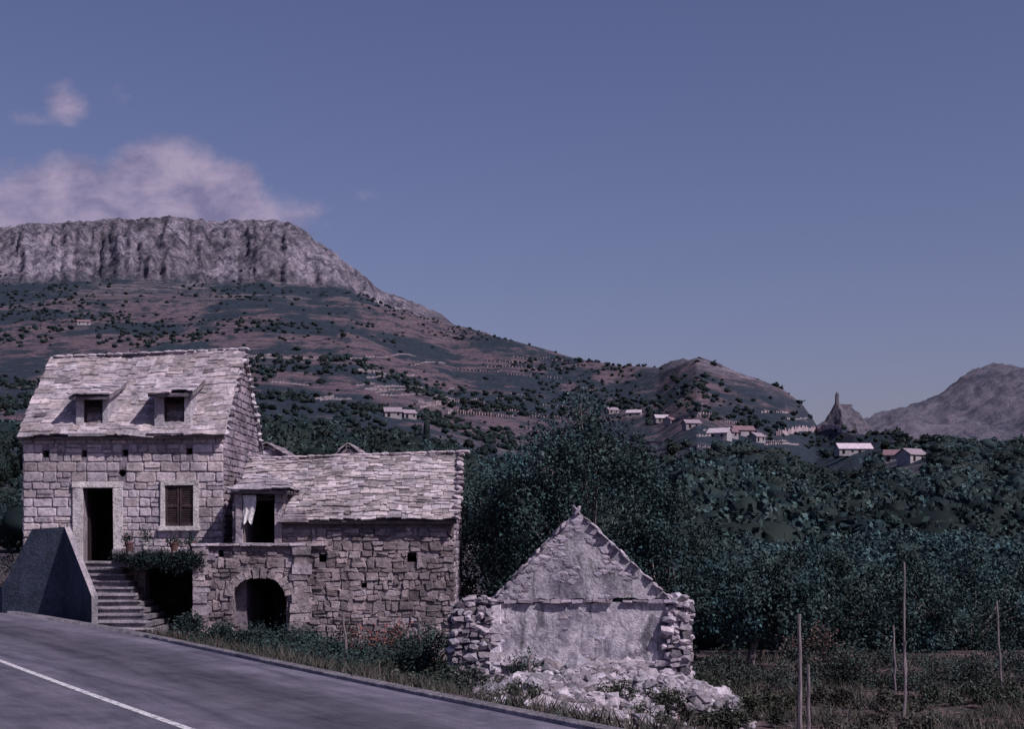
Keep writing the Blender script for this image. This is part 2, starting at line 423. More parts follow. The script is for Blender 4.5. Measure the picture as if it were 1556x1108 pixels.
# ---- main house
H=empty('stone_house')
bk=MB();st=MB()
XL,XR,YF,YB=-13.75,-8.11,40.0,45.5
EZ=5.29; RZL,RZR=7.66,7.90; YM=42.75
holes=[rect(-12.05,-11.20,1.60,3.66),rect(-9.74,-8.96,2.585,3.73),rect(-10.3,-8.7,-1.2,1.42),
  rect(-13.2,-13.02,4.52,4.72),rect(-12.1,-11.96,4.54,4.72),rect(-10.96,-10.8,4.56,4.74),rect(-9.16,-8.99,4.6,4.78),
  [(-10.96+.11*math.cos(a),4.08+.11*math.sin(a)) for a in [i*math.pi/4 for i in range(8)]]]
wall(bk,st,(0,YF,0),(1,0,0),(0,-1,0),rect(XL,XR,-1.5,EZ),holes,base=(.375,.325,.365),ch=(.17,.31),sw=(.2,.6),pr=(.012,.04),double=.14,var=.24,jit=.014,mc=(.21,.18,.22))
gable=lambda y0,y1,z0,ez,ym,rz:[(y0,z0),(y1,z0),(y1,ez),(ym,rz),(y0,ez)]
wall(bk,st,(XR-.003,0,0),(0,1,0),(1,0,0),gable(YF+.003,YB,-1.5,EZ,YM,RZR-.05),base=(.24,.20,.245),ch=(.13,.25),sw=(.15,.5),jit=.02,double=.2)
wall(bk,st,(XL+.003,0,0),(0,1,0),(-1,0,0),gable(YF+.003,YB,-1.5,EZ,YM,RZL-.05),base=(.36,.31,.36))
wall(bk,st,(0,YB-.003,0),(1,0,0),(0,1,0),rect(XL+.01,XR-.01,-1.5,EZ-.1),[rect(-11.5,-10.6,2.4,3.6)])
bk.build('wall_core',M_stone,H); st.build('wall_stones',M_stone,H)
rf=MB()
k=(RZR-EZ)/(YM-YF)
slabs(rf,(XL-.05,YF-.28,EZ-.2),(XR+.05,YF-.28,EZ-.12),(XR+.05,YM,RZR+.02),(XL-.05,YM,RZL+.02),20,lift=.022,base=(.335,.29,.33))
slabs(rf,(XR+.05,YB+.28,EZ-.2),(XL-.05,YB+.28,EZ-.2),(XL-.05,YM,RZL+.02),(XR+.05,YM,RZR+.02),15)
x=XL
while x<XR:
    w=U(.25,.5); zz=RZL+(RZR-RZL)*(x-XL)/(XR-XL)
    chunk(rf,(x+w/2,YM,zz+.03),(w*.65,.22,.045+U(0,.02)),scol(),rot=False); x+=w
y=YF-.1
while y<YM:
    zz=EZ+(y-YF)*k
    chunk(rf,(XR+.03+U(-.03,.03),y+.1,zz+.04),(.16,.17,.07),scol()); y+=.2
y=YM
while y<YB:
    zz=RZR-(y-YM)*k-.15
    chunk(rf,(XR+.03+U(-.03,.03),y+.1,zz+.06),(.16,.17,.07),scol()); y+=.2
rf.build('stone_slab_roof',M_roof,H)
dm=MB();dr=MB();dw=MB()
for (a,b,ha,hb,z0,z1) in ((-12.27,-11.36,-12.06,-11.52,5.42,6.22),(-10.06,-9.04,-9.80,-9.22,5.50,6.30)):
    dbk=MB();dst=MB()
    wall(dbk,dst,(0,YF+.02,0),(1,0,0),(0,-1,0),rect(a,b,z0-.3,z1+.06),[rect(ha,hb,z0+.02,z1-.02)],thick=.2,stones=False,mc=(.75,.75,.8))
    o=len(dm.v);dm.v+=dbk.v;dm.c+=dbk.c;dm.f+=[tuple(i+o for i in f) for f in dbk.f]
    for xx in (a+.002,b-.14):
        dm.add([(xx,YF+.21,z0-.3),(xx+.138,YF+.21,z0-.3),(xx+.138,YF+.21,z1),(xx,YF+.21,z1),(xx,YF+1.9,z1+.5),(xx+.138,YF+1.9,z1+.5)],
               [(0,3,4),(1,2,5),(2,3,4,5),(0,1,5,4)],(.7,.68,.75))
    slabs(dr,(a-.12,YF-.28,z1+.04),(b+.12,YF-.28,z1+.06),(b+.1,YF+1.95,z1+.74),(a-.1,YF+1.95,z1+.74),7,over=.03)
    dr.box(a-.12,b+.05,YF-.32,YF+.02,z0-.32,z0-.24,scol(),.01)
    dw.box(ha-.002,ha+.05,YF+.1,YF+.16,z0+.02,z1-.02,(.8,.8,.8)); dw.box(hb-.05,hb+.002,YF+.1,YF+.16,z0+.02,z1-.02,(.8,.8,.8))
dm.build('dormer_walls',M_white,H);dr.build('dormer_roofs',M_roof,H);dw.build('dormer_window_frames',M_wood,H)
tr=MB()
tr.box(-12.33,-12.06,YF-.09,YF+.1,1.60,3.66,j=.012);tr.box(-11.19,-10.94,YF-.09,YF+.1,1.60,3.66,j=.012);tr.box(-12.35,-10.92,YF-.1,YF+.1,3.665,3.84,j=.012)
tr.box(-9.87,-9.745,YF-.08,YF+.1,2.59,3.73,j=.01);tr.box(-8.955,-8.80,YF-.08,YF+.1,2.59,3.73,j=.01);tr.box(-9.87,-8.80,YF-.085,YF+.1,3.735,3.88,j=.01);tr.box(-9.92,-8.76,YF-.14,YF+.1,2.46,2.583,j=.01)
tr.build('door_and_window_surrounds',M_white,H)
sh=MB()
for (a,b) in ((-9.73,-9.36),(-9.335,-8.97)):
    y0=YF-.03
    sh.box(a,a+.05,y0,y0+.05,2.6,3.72);sh.box(b-.05,b,y0,y0+.05,2.6,3.72);sh.box(a+.05,b-.05,y0,y0+.05,2.6,2.68);sh.box(a+.05,b-.05,y0,y0+.05,3.64,3.72);sh.box(a+.05,b-.05,y0,y0+.05,3.12,3.19)
    z=2.69
    while z<3.63:
        sh.add([(a+.05,y0+.01,z),(b-.05,y0+.01,z),(b-.05,y0+.045,z+.045),(a+.05,y0+.045,z+.045)],[(0,1,2,3)],(.8,.8,.8)); z+=.05
sh.box(-9.73,-8.97,YF+.06,YF+.08,2.6,3.72,(.4,.4,.4))
sh.build('window_shutters',M_wood,H)
dd=MB(); dd.box(-12.04,-11.98,YF+.36,YF+1.1,1.6,3.64,(.5,.5,.5)); dd.build('open_door_leaf',M_wood,H)
fl=MB(); fl.box(XL+.42,XR-.42,YF+.45,YB-.42,1.45,1.56,(.5,.5,.5)); fl.box(XL+.42,XR-.42,YF+.45,YB-.42,4.9,5.0,(.5,.5,.5)); fl.build('floors',M_wood,H)
# stairs
sp=MB()
N=11
for i in range(N):
    tt=i/(N-1); xl=-10.81+(-11.95+10.81)*tt; xr=-9.47+(-10.92+9.47)*tt; yf=37.2+.235*i; zt=-.27+.17*(i+1)
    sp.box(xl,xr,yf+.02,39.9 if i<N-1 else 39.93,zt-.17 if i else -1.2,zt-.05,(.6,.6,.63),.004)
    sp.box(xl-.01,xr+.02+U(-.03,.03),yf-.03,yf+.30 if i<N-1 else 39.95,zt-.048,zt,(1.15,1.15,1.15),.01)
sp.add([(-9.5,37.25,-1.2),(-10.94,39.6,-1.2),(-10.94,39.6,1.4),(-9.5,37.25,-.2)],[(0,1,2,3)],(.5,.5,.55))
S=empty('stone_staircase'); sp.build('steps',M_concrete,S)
pw=MB(); cap=MB()
def slabwall(mb,pts,th,col=(1,1,1)):
    for (a,b) in zip(pts[:-1],pts[1:]):
        A=Vector(a[:2]);B=Vector(b[:2]);d=(B-A).normalized();n=Vector((d.y,-d.x))*-1
        if n.dot(Vector((.84,.54)))<0: n=-n
        v=[(A.x,A.y,-1.2),(B.x,B.y,-1.2),(B.x,B.y,b[2]),(A.x,A.y,a[2])]
        A2=A+n*th;B2=B+n*th
        v+=[(A2.x,A2.y,-1.2),(B2.x,B2.y,-1.2),(B2.x,B2.y,b[2]),(A2.x,A2.y,a[2])]
        mb.add(v,[(0,1,2,3),(4,5,6,7),(0,3,7,4),(1,2,6,5)],col)
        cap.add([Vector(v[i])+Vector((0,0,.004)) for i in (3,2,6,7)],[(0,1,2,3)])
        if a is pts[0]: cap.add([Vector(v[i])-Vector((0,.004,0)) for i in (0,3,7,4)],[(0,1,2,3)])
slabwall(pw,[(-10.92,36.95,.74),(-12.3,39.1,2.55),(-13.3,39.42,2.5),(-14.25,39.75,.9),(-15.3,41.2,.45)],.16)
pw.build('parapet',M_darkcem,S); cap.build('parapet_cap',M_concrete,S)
# terrace
T=empty('stone_terrace')
tb=MB(); tb.box(-10.9,-8.66,38.68,39.99,1.46,1.66,(.6,.6,.65),.01); tb.build('slab',M_concrete,T)
ts=MB()
x=-10.85
while x<-8.2:
    w=U(.18,.38); ts.box(x,x+w-.01,38.62,38.9,1.665,1.665+U(.16,.3),scol((.24,.2,.25)),.02); x+=w
ts.build('edge_stones',M_stone,T)
# ---- annex
A=empty('stone_annex_house')
bk=MB();st=MB(); AY=38.7
arch=[(-7.575,-.9),(-6.14,-.9),(-6.14,.70)]+[(-6.8575+.7175*math.cos(a),.70+.48*math.sin(a)) for a in [i*math.pi/10 for i in range(1,10)]]+[(-7.575,.70)]
outer=[(-8.65,-1.6),(-1.576,-1.6),(-1.576,2.74),(-6.2,2.74),(-6.2,3.58),(-7.6,3.58),(-7.6,2.04),(-8.65,2.04)]
wall(bk,st,(0,AY,0),(1,0,0),(0,-1,0),outer,[arch,rect(-7.31,-6.45,2.12,3.475),rect(-5.26,-5.05,1.6,1.82),rect(-2.86,-2.6,1.6,1.86),rect(-7.98,-7.85,1.75,1.93),rect(-4.1,-3.95,.9,1.03),rect(-8.45,-8.28,.2,.4)],
     ch=(.10,.32),sw=(.11,.5),pr=(.006,.07),jit=.038,base=(.255,.21,.235),var=.4,gap=.004,mc=(.18,.148,.172),double=.55)
wall(bk,st,(-1.579,0,0),(0,1,0),(1,0,0),gable(AY+.003,43.9,-1.6,2.74,41.2,4.62),base=(.27,.23,.28),ch=(.13,.23),jit=.025)
wall(bk,st,(-7.597,0,0),(0,1,0),(-1,0,0),gable(AY+.403,43.9,-1.6,2.9,41.2,4.45),base=(.26,.22,.27),ch=(.13,.23),thick=.3,jit=.025)
wall(bk,st,(-8.647,0,0),(0,1,0),(-1,0,0),rect(AY+.003,39.99,-1.6,2.03),base=(.2,.17,.2))
wall(bk,st,(0,43.9,0),(1,0,0),(0,1,0),rect(-7.59,-1.59,-1.6,2.7),stones=False)
bk.box(-8.64,-7.3,AY+.41,39.98,1.85,2.02,(.3,.26,.31))
bk.box(-7.28,-2.0,AY+.41,43.48,1.75,1.9,(.1,.09,.1))
bk.box(-5.6,-5.4,AY+.41,43.48,-1.5,1.745,(.15,.13,.15))
bk.build('wall_core',M_stone,A)
for i in range(12):
    a=math.pi*(i+.5)/12
    cx=-6.8575+(.7175+.11)*math.cos(a); cz=.70+(.48+.12)*math.sin(a)
    m=Matrix.Rotation(-(a-math.pi/2),3,'Y'); col=scol((.32,.27,.30),.25)
    hz=U(.1,.14)
    vs=[Vector((cx,AY-.04,cz))+m@Vector((sx*.085+U(-.012,.012),sy*.06,sz*hz)) for sz in(-1,1) for sy in(-1,1) for sx in(-1,1)]
    st.add(vs,[(0,2,3,1),(4,5,7,6),(0,1,5,4),(2,6,7,3),(0,4,6,2),(1,3,7,5)],col)
z=-1.0
while z<1.95:
    h=U(.16,.3)
    st.box(-5.95+U(-.1,.06),-5.56+U(-.06,.14),AY-.13+U(-.02,.02),AY+.05,z,z+h-.012,scol((.33,.28,.32)),.022)
    st.box(-8.67,-8.25+U(-.1,.12),AY-.10+U(-.02,.02),AY+.05,z,z+h-.012,scol((.33,.28,.32)),.022); z+=h
x=-8.7
while x<-5.5:
    w=U(.3,.6); st.box(x,x+w-.01,AY-.17+U(-.03,.03),AY+.1 if x<-8.1 else AY-.003,2.045,2.115,scol((.36,.31,.36)),.012); x+=w
for (a,b) in ((-7.5,-7.32),(-6.44,-6.26)):
    z=2.13
    while z<3.5:
        h=min(U(.25,.45),3.55-z); st.box(a,b,AY-.1,AY+.05,z,z+h-.01,scol((.36,.31,.36),.15),.01); z+=h
st.box(-7.55,-6.2,AY-.1,AY+.05,3.5,3.6,scol(),.01)
st.build('wall_stones',M_annex,A)
ck=MB()
for xx in (-7.595,-6.4):
    ck.add([(xx,AY+.403,2.3),(xx+.19,AY+.403,2.3),(xx+.19,AY+.403,3.58),(xx,AY+.403,3.58),(xx,40.3,3.95),(xx+.19,40.3,3.95)],[(0,3,4),(1,2,5),(2,3,4,5)],(.3,.27,.31))
ck.build('dormer_cheeks',M_stone,A)
rf=MB()
AB=(.31,.27,.30)
slabs(rf,(-6.15,38.42,2.76),(-1.5,38.42,2.76),(-1.5,41.2,4.76),(-6.15,41.2,4.60),22,sw=(.13,.45),base=AB,var=.36,lift=.03)
slabs(rf,(-7.62,39.35,3.40),(-6.15,39.35,3.44),(-6.15,41.2,4.60),(-7.62,41.2,4.52),14,sw=(.13,.45),base=AB,var=.36,over=.02)
slabs(rf,(-1.5,43.98,2.76),(-7.62,43.98,2.76),(-7.62,41.2,4.52),(-1.5,41.2,4.76),14,sw=(.25,.6),base=AB)
x=-7.6
while x<-1.5:
    w=U(.2,.45); chunk(rf,(x+w/2,41.2,4.55+.2*(x+7.6)/6.1),(w*.65,.2,.05+U(0,.03)),scol((.36,.31,.36)),rot=False); x+=w
slabs(rf,(-7.72,38.32,3.60),(-5.96,38.32,3.56),(-6.86,38.95,3.98),(-6.90,38.95,3.98),5,sw=(.25,.5),base=(.33,.29,.34),over=.02)
slabs(rf,(-7.72,40.4,3.60),(-7.72,38.32,3.60),(-6.90,38.95,3.98),(-6.90,40.4,4.05),5,sw=(.25,.5),base=(.33,.29,.34),over=.02)
slabs(rf,(-5.96,38.32,3.56),(-5.96,40.2,3.62),(-6.86,40.3,4.05),(-6.86,38.95,3.98),5,sw=(.25,.5),base=(.33,.29,.34),over=.02)
for i in range(5):
    rf.box(-6.3+i*.05,-5.5-i*.03,38.35+i*.06,38.8,2.70+.07*i,2.76+.07*i,scol((.31,.27,.31)),.02)
y=38.4
while y<41.2:
    chunk(rf,(-1.48,y,2.8+(y-38.4)*.715),(.12,.16,.06),scol((.36,.31,.36))); y+=.2
rf.build('stone_slab_roof',M_roof,A)
mb=MB(); nx,nz=14,16; vs=[]
for j in range(nz+1):
    for i in range(nx+1):
        u=i/nx;v=j/nz; vs.append((-7.30+.36*u*(1-.2*v)+.02*math.sin(v*5),AY-.14+.03*math.sin(u*14+v*2)*(.3+v),3.42-(.74+.06*math.sin(u*9))*v))
mb.add(vs,[(j*(nx+1)+i,j*(nx+1)+i+1,(j+1)*(nx+1)+i+1,(j+1)*(nx+1)+i) for j in range(nz) for i in range(nx)])
cl=empty('hanging_laundry'); mb.build('towel',M_cloth,cl,True)
mb=MB(); mb.box(-7.4,-6.4,AY-.145,AY-.135,3.42,3.43,(.5,.5,.5)); mb.build('clothes_line',M_wood,cl)
# ------------------------------------------------------------------ leaves
def leafquads(C,size,asp,cols,upb=0.3):
    n=len(C)
    nrm=rng.normal(size=(n,3)); nrm[:,2]+=upb; nrm/=np.linalg.norm(nrm,axis=1)[:,None]
    t_=rng.normal(size=(n,3)); a=np.cross(nrm,t_); a/=np.linalg.norm(a,axis=1)[:,None]; b=np.cross(nrm,a)
    s=(size*rng.uniform(.6,1.4,n))[:,None]
    a=a*s*.5; b=b*s*.5*asp
    V=np.stack([C+a,C+b,C-a,C-b],1).reshape(-1,3)
    F=np.arange(4*n).reshape(n,4); return V,F,np.repeat(cols,4,axis=0)
def quadsphere(k=4):
    V=[];F=[]
    for ax in range(3):
        for sg in (-1,1):
            o=len(V)
            for i in range(k+1):
                for j in range(k+1):
                    p=[0,0,0]; p[ax]=sg; p[(ax+1)%3]=-1+2*i/k; p[(ax+2)%3]=-1+2*j/k
                    V.append(Vector(p).normalized())
            for i in range(k):
                for j in range(k):
                    a=o+i*(k+1)+j; F.append((a,a+1,a+k+2,a+k+1))
    return np.array([list(v) for v in V]),np.array(F)
def crown_template(seed,ncl,nl,lsize,core=.72,trunk=True):
    r=np.random.default_rng(seed)
    d=r.normal(size=(ncl,3)); d/=np.linalg.norm(d,axis=1)[:,None]; d[:,2]*=.85
    cc=d*r.uniform(.35,.85,ncl)[:,None]
    idx=r.integers(0,ncl,nl); rad=r.uniform(.2,.4,ncl)
    off=r.normal(size=(nl,3)); off/=np.linalg.norm(off,axis=1)[:,None]
    P=cc[idx]+off*(rad[idx]*r.uniform(.5,1.15,nl))[:,None]
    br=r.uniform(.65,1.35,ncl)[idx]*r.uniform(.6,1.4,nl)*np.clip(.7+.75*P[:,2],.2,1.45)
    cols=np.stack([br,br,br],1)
    V,F,C=leafquads(P,lsize,.7,cols,.5)
    n0=len(V)
    nn=np.array([noise.noise(Vector(q)*1.7+Vector((seed,0,0))) for q in QV])
    cv=QV*(core*(1+.35*nn))[:,None]*np.array([1,1,.85])
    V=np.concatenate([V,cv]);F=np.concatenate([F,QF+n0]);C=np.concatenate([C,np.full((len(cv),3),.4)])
    if trunk:
        n0=len(V); an=np.arange(6)*math.pi/3
        tv=[(.07*math.cos(a),.07*math.sin(a),-1.7) for a in an]+[(.045*math.cos(a),.045*math.sin(a),-.3) for a in an]
        V=np.concatenate([V,np.array(tv)]);F=np.concatenate([F,np.array([(i+n0,(i+1)%6+n0,(i+1)%6+6+n0,i+6+n0) for i in range(6)])])
        C=np.concatenate([C,np.tile([2.2,1.2,1.0],(12,1))])
    return V,F,C
def instance(name,groups,mat,parent=None):
    Vs=[];Fs=[];Cs=[];o=0;cnt=0
    for temps,items in groups:
        for p,s,c in items:
            V,F,C=temps[random.randrange(len(temps))]
            a=U(0,6.28);ca,sa=math.cos(a),math.sin(a)
            W=np.stack([V[:,0]*ca-V[:,1]*sa,V[:,0]*sa+V[:,1]*ca,V[:,2]],1)*np.array(s)+np.array(p)
            Vs.append(W);Fs.append(F+o);Cs.append(C*np.array(c));o+=len(V);cnt+=1
    ob=build_np(name,np.concatenate(Vs),np.concatenate(Fs),np.concatenate(Cs),mat,parent)
    print(name,cnt,sum(len(f) for f in Fs)); return ob
QV,QF=quadsphere(2)
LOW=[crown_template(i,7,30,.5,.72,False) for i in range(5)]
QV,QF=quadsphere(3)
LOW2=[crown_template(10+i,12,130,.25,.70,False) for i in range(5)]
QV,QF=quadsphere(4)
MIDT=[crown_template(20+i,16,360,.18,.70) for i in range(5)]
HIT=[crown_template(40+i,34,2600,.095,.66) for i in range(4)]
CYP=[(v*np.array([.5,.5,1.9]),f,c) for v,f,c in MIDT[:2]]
def on_slope(b,e):
    Rr=float(Rfun(b)); fs=np.linspace(.1,.96,400); E=Efun(np.full(400,float(b)),fs)
    i=int(np.argmax(E>=e)) if (E>=e).any() else 399
    Y=60*(Rr/60)**fs[i]
    return b/1000*Y,Y
hs=[]
M_vw=plaster_mat('village_limewash',(0.46,0.42,0.48),(0.33,0.30,0.36),.3)
M_vr=plaster_mat('village_roof',(0.28,0.20,0.23),(0.18,0.14,0.17),.4)
def vhouse(b,e,w,d,h,rot=0,roofc=(1,1,1),wc=(1,1,1)):
    X,Y=on_slope(b,e); z=zs(X,Y)-1.0; hs.append((b,Y,w/Y*1000))
    P=empty('village_house'); mw=MB();mr=MB()
    m=Matrix.Rotation(rot,3,'Z'); tr_=lambda x,y,zz: Vector((X,Y,z))+m@Vector((x,y,zz))
    h+=1.0; rh=d*.3
    v=[tr_(sx*w/2,sy*d/2,zz) for zz in (0,h) for sy in (-1,1) for sx in (-1,1)]+[tr_(-w/2,0,h+rh),tr_(w/2,0,h+rh)]
    mw.add(v,[(0,1,5,4),(2,6,7,3),(0,4,8,6,2),(1,3,7,9,5)],wc)
    o=.35
    r=[tr_(-w/2-o,-d/2-o,h-.15),tr_(w/2+o,-d/2-o,h-.15),tr_(w/2+o,0,h+rh+.12),tr_(-w/2-o,0,h+rh+.12),tr_(-w/2-o,d/2+o,h-.15),tr_(w/2+o,d/2+o,h-.15)]
    mr.add(r+[q-Vector((0,0,.2)) for q in r],[(0,1,2,3),(3,2,5,4),(0,1,7,6),(4,5,11,10),(6,7,8,9),(9,8,11,10),(0,3,9,6),(1,2,8,7)],roofc)
    mw.build('walls',M_vw,P);mr.build('roof',M_vr,P)
    mo=MB(); n=max(2,int(w/3.0))
    for i in range(n):
        x=-w/2+(i+.5)*w/n+U(-.3,.3); a,c_=(.4,h-1.5) if i%2 else (.5,h-2.1)
        q=[tr_(x-a,-d/2-.03,c_),tr_(x+a,-d/2-.03,c_),tr_(x+a,-d/2-.03,h-.7),tr_(x-a,-d/2-.03,h-.7)]
        mo.add(q,[(0,1,2,3)],(.3,.3,.3))
    mo.build('windows',M_wood,P)
PB=(1.8,2.1,2.2); PG=(1.1,1.2,1.3); RD=(.8,.7,.75)
for a in [(70,84,7,5,2.0,.5,PG),(86,83,8,5,2.0,-.3,PB),(105,80,7,5,1.8,.2,PB),(111,79,5,4,1.8,.9,RD),(126,74,6,4,1.8,.3,PG),(146,66,7,5,2.0,-.5,PB),(153,68,5,4,2.0,.4,RD),(162,70,8,5,2.0,.2,RD),
          (172,65,5,4,2,.7,PG),(240,56,12,6,1.8,.08,(2.2,2.5,2.6)),(281,50,7,5,2.2,.6,PG),(269,51,6,5,1.8,-.3,RD),(-84,80,6,5,2.2,.2,PG),(-73,80,5,4,2.0,.5,PG),
          (-301,146,10,6,2.0,.2,RD)]:
    vhouse(a[0],a[1],a[2],a[3],a[4],a[5],a[6],(U(.5,.85),)*3)
fw=MB()
random.seed(31)
def fwall(b0,b1,e,h=1.3,th=.8,c0=(.30,.25,.285)):
    n=max(8,int(abs(b1-b0)*1.5)); pts=[]; ph=U(0,6)
    for i in range(n+1):
        b=b0+(b1-b0)*i/n; X,Y=on_slope(b,e+1.5*math.sin(b*.06+ph)); pts.append((X,Y,zs(X,Y)))
    for p,q in zip(pts[:-1],pts[1:]):
        if abs(p[1]-q[1])>30: continue
        hh=h*U(.6,1.2); c=scol(c0,.25)
        v=[(p[0],p[1],p[2]-1.2),(q[0]+.02,q[1],q[2]-1.2),(q[0]+.02,q[1],q[2]+hh),(p[0],p[1],p[2]+hh)]
        v+=[(a,b_+th,c_) for a,b_,c_ in v]
        fw.add(v,[(0,1,2,3),(4,7,6,5),(3,2,6,7),(0,3,7,4),(1,5,6,2)],c)
fwall(186,232,71,2.6,2.0,(.34,.27,.31))
fwall(-45,-13,81,2.0,1.5,(.34,.28,.31))
for _ in range(44):
    b=U(-210,60); fwall(b,b+U(10,40),U(82,128),U(.7,1.3))
for _ in range(22):
    b=U(70,200); fwall(b,b+U(8,26),U(48,88),U(.5,1.0))
fw.build('dry_stone_walls',M_rubble)
def clear(b,Y):
    for hb,hY,hw in hs:
        if abs(b-hb)<hw*.65+2 and hY*.84<Y<hY+8: return True
    return False
near_=[];midl=[];farl=[];farw=[]
G=(.0245,.045,.053)
def dens(b,Y,e):
    n=noise.fractal(Vector((b*Y/1000*0.009,Y*0.004,4)),1,2,4)
    n2=noise.noise(Vector((b*Y/1000*0.05,Y*0.02,8)))
    if b>40+max(0,(e-20)):
        d=1.0
        if e>42 and b<262: d=.12+.65*(n>.08)
        return d
    if e<40: return .55
    if e<88: return .18+.85*(n>.06)
    if e<134: return .025+.95*(n>.16)+.35*(n2>.38)
    return .10+1.0*(n>.0)+.3*(n2>.3)
random.seed(11)
for _ in range(95000):
    b=U(-470,520); Y=math.exp(U(math.log(58),math.log(1750))); Rr=float(np.interp(b,bR,vR))
    if Y>Rr*.985: continue
    f=math.log(Y/60)/math.log(Rr/60) if Y>60 else 0
    if b<-41 and f>.965: continue
    q=R()
    if q>(.06 if Y<110 else .14 if Y<250 else .36): continue
    e=float(Efun(np.array(b),np.array(max(f,0))))
    X=b/1000*Y
    p=dens(b,Y,e)
    if Y<110: p*=.055
    elif Y<250: p*=.13
    else: p*=.32 if (b>60 and e<70) else .28
    if q>p or clear(b,Y): continue
    if Y<60 and b<10: continue
    z=zs(X,Y)
    patch=1+.9*noise.noise(Vector((X*.03,Y*.018,12)))
    k=U(.6,1.35)*max(.5,patch); hue=U(-.1,.22)+.25*max(0,noise.noise(Vector((X*.02,Y*.012,2)))); c=(G[0]*k*(1+hue),G[1]*k,G[2]*k*(1-hue*.6))
    wood= b>60 and e<60
    r=(1.2+2.6*R()**1.6) if wood else U(.9,2.2)
    if Y>700: r*=U(.8,1.5)
    if b<-60 and Y<110: r*=.7
    if Y<110:
        if b>20: r=U(1.6,3.0)
        near_.append(((X,Y,z+r*.9),(r,r,r*U(.85,1.15)),c))
    elif Y<260:
        midl.append(((X,Y,z+r*.8),(r,r,r*U(.8,1.3)),c))
    else:
        it=((X,Y,z+r*.5),(r*1.1,r*1.1,r*U(.7,1.0)),c)
        (farw if (b>40 and Y<520) else farl).append(it)
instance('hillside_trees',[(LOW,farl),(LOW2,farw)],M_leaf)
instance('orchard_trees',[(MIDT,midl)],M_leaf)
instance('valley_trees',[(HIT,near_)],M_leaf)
cyp=[]
for b,Y in ((312,150),(322,158),(335,149),(341,170),(300,190),(-60,190),(20,210),(355,140),(180,230),(290,260),(150,250)):
    X=b/1000*Y; cyp.append(((X,Y,zs(X,Y)+3.4),(1.3,1.3,U(1.8,2.4)),(.02,.034,.043)))
instance('cypress_trees',[(CYP,cyp)],M_leaf)
# ------------------------------------------------------------------ near trees
def tube(mb,pts,rads,seg=7,col=(1,1,1)):
    n=len(pts); vs=[]
    for i,(p,r) in enumerate(zip(pts,rads)):
        d=(pts[min(i+1,n-1)]-pts[max(i-1,0)]).normalized(); a=d.orthogonal().normalized(); b=d.cross(a)
        for k in range(seg):
            t_=2*math.pi*k/seg; vs.append(p+a*math.cos(t_)*r*U(.9,1.1)+b*math.sin(t_)*r*U(.9,1.1))
    fs=[(i*seg+k,i*seg+(k+1)%seg,(i+1)*seg+(k+1)%seg,(i+1)*seg+k) for i in range(n-1) for k in range(seg)]
    mb.add(vs,fs,col)
def tree(name,x,y,top,rx,ry,base=None,zc0=None,nleaf=26000,ls=.10,col=(.026,.049,.057),ncl=110,shape=1.0,tr_r=.14):
    z0=zs(x,y) if base is None else base
    P=empty(name); mb=MB()
    zb=zc0 if zc0 is not None else z0+1.0
    cz=(top+zb)/2; rz=(top-zb)/2
    hub=Vector((x+U(-.2,.2),y,zb+rz*.25))
    tube(mb,[Vector((x,y,z0-.3)),Vector((x+U(-.1,.1),y,z0+(hub.z-z0)*.5)),hub],[tr_r*1.3,tr_r,tr_r*.8])
    cc=[]
    while len(cc)<ncl:
        p=rng.uniform(-1,1,3); l=np.linalg.norm(p)
        if l>1 or l<.45: continue
        k=1-max(0,p[2])*.35*shape
        cc.append((x+p[0]*rx*k,y+p[1]*ry*k,cz+p[2]*rz*U(.85,1.08)))
    cc=np.array(cc)
    for i in range(0,ncl,4):
        c=Vector(cc[i]); m=hub.lerp(c,.5)+Vector((U(-.2,.2),U(-.2,.2),U(.0,.3)))
        tube(mb,[hub,m,c],[tr_r*.45,tr_r*.22,.02],5)
    mb.build('trunk_and_limbs',M_bark,P,True)
    idx=rng.integers(0,ncl,nleaf); rad=rng.uniform(.22,.6,ncl)*min(rx,rz)/2.4+.12
    off=rng.normal(size=(nleaf,3)); off/=np.linalg.norm(off,axis=1)[:,None]
    off*= (rad[idx]*rng.uniform(.2,1.4,nleaf)**.7)[:,None]
    C=cc[idx]+off
    br=rng.uniform(.45,1.6,ncl)[idx]*rng.uniform(.5,1.6,nleaf)
    tint=rng.uniform(-.1,.28,ncl)[idx]
    cols=np.stack([col[0]*br*(1+tint),col[1]*br,col[2]*br*(1-tint*.5)],1)
    V,F,Cc=leafquads(C,ls,.55,cols,.4)
    build_np('crown',V,F,Cc,M_leaf,P)
random.seed(5)
tree('almond_tree',2.0,41.5,6.3,2.9,2.4,zc0=-.6,nleaf=50000,ncl=190,shape=1.3)
tree('almond_tree',-.1,43.5,4.9,1.9,2.0,zc0=-1.2,nleaf=28000,ncl=100)
tree('almond_tree',4.3,40.5,3.7,1.9,1.8,zc0=-1.2,nleaf=28000,ncl=100)
tree('almond_tree',6.5,38.5,1.9,1.9,1.6,zc0=-.7,nleaf=22000,ncl=80,tr_r=.1)
tree('almond_tree',9.0,42.0,2.1,1.9,1.7,zc0=-1.4,nleaf=20000,ncl=80)
tree('almond_tree',12.0,44.0,1.6,2.2,1.7,zc0=-1.6,nleaf=20000,ncl=80)
tree('almond_tree',15.0,47.0,1.8,2.4,1.9,zc0=-1.8,nleaf=20000,ncl=80)
tree('almond_tree',18.5,50.0,1.8,2.4,1.9,zc0=-1.8,nleaf=18000,ncl=80)
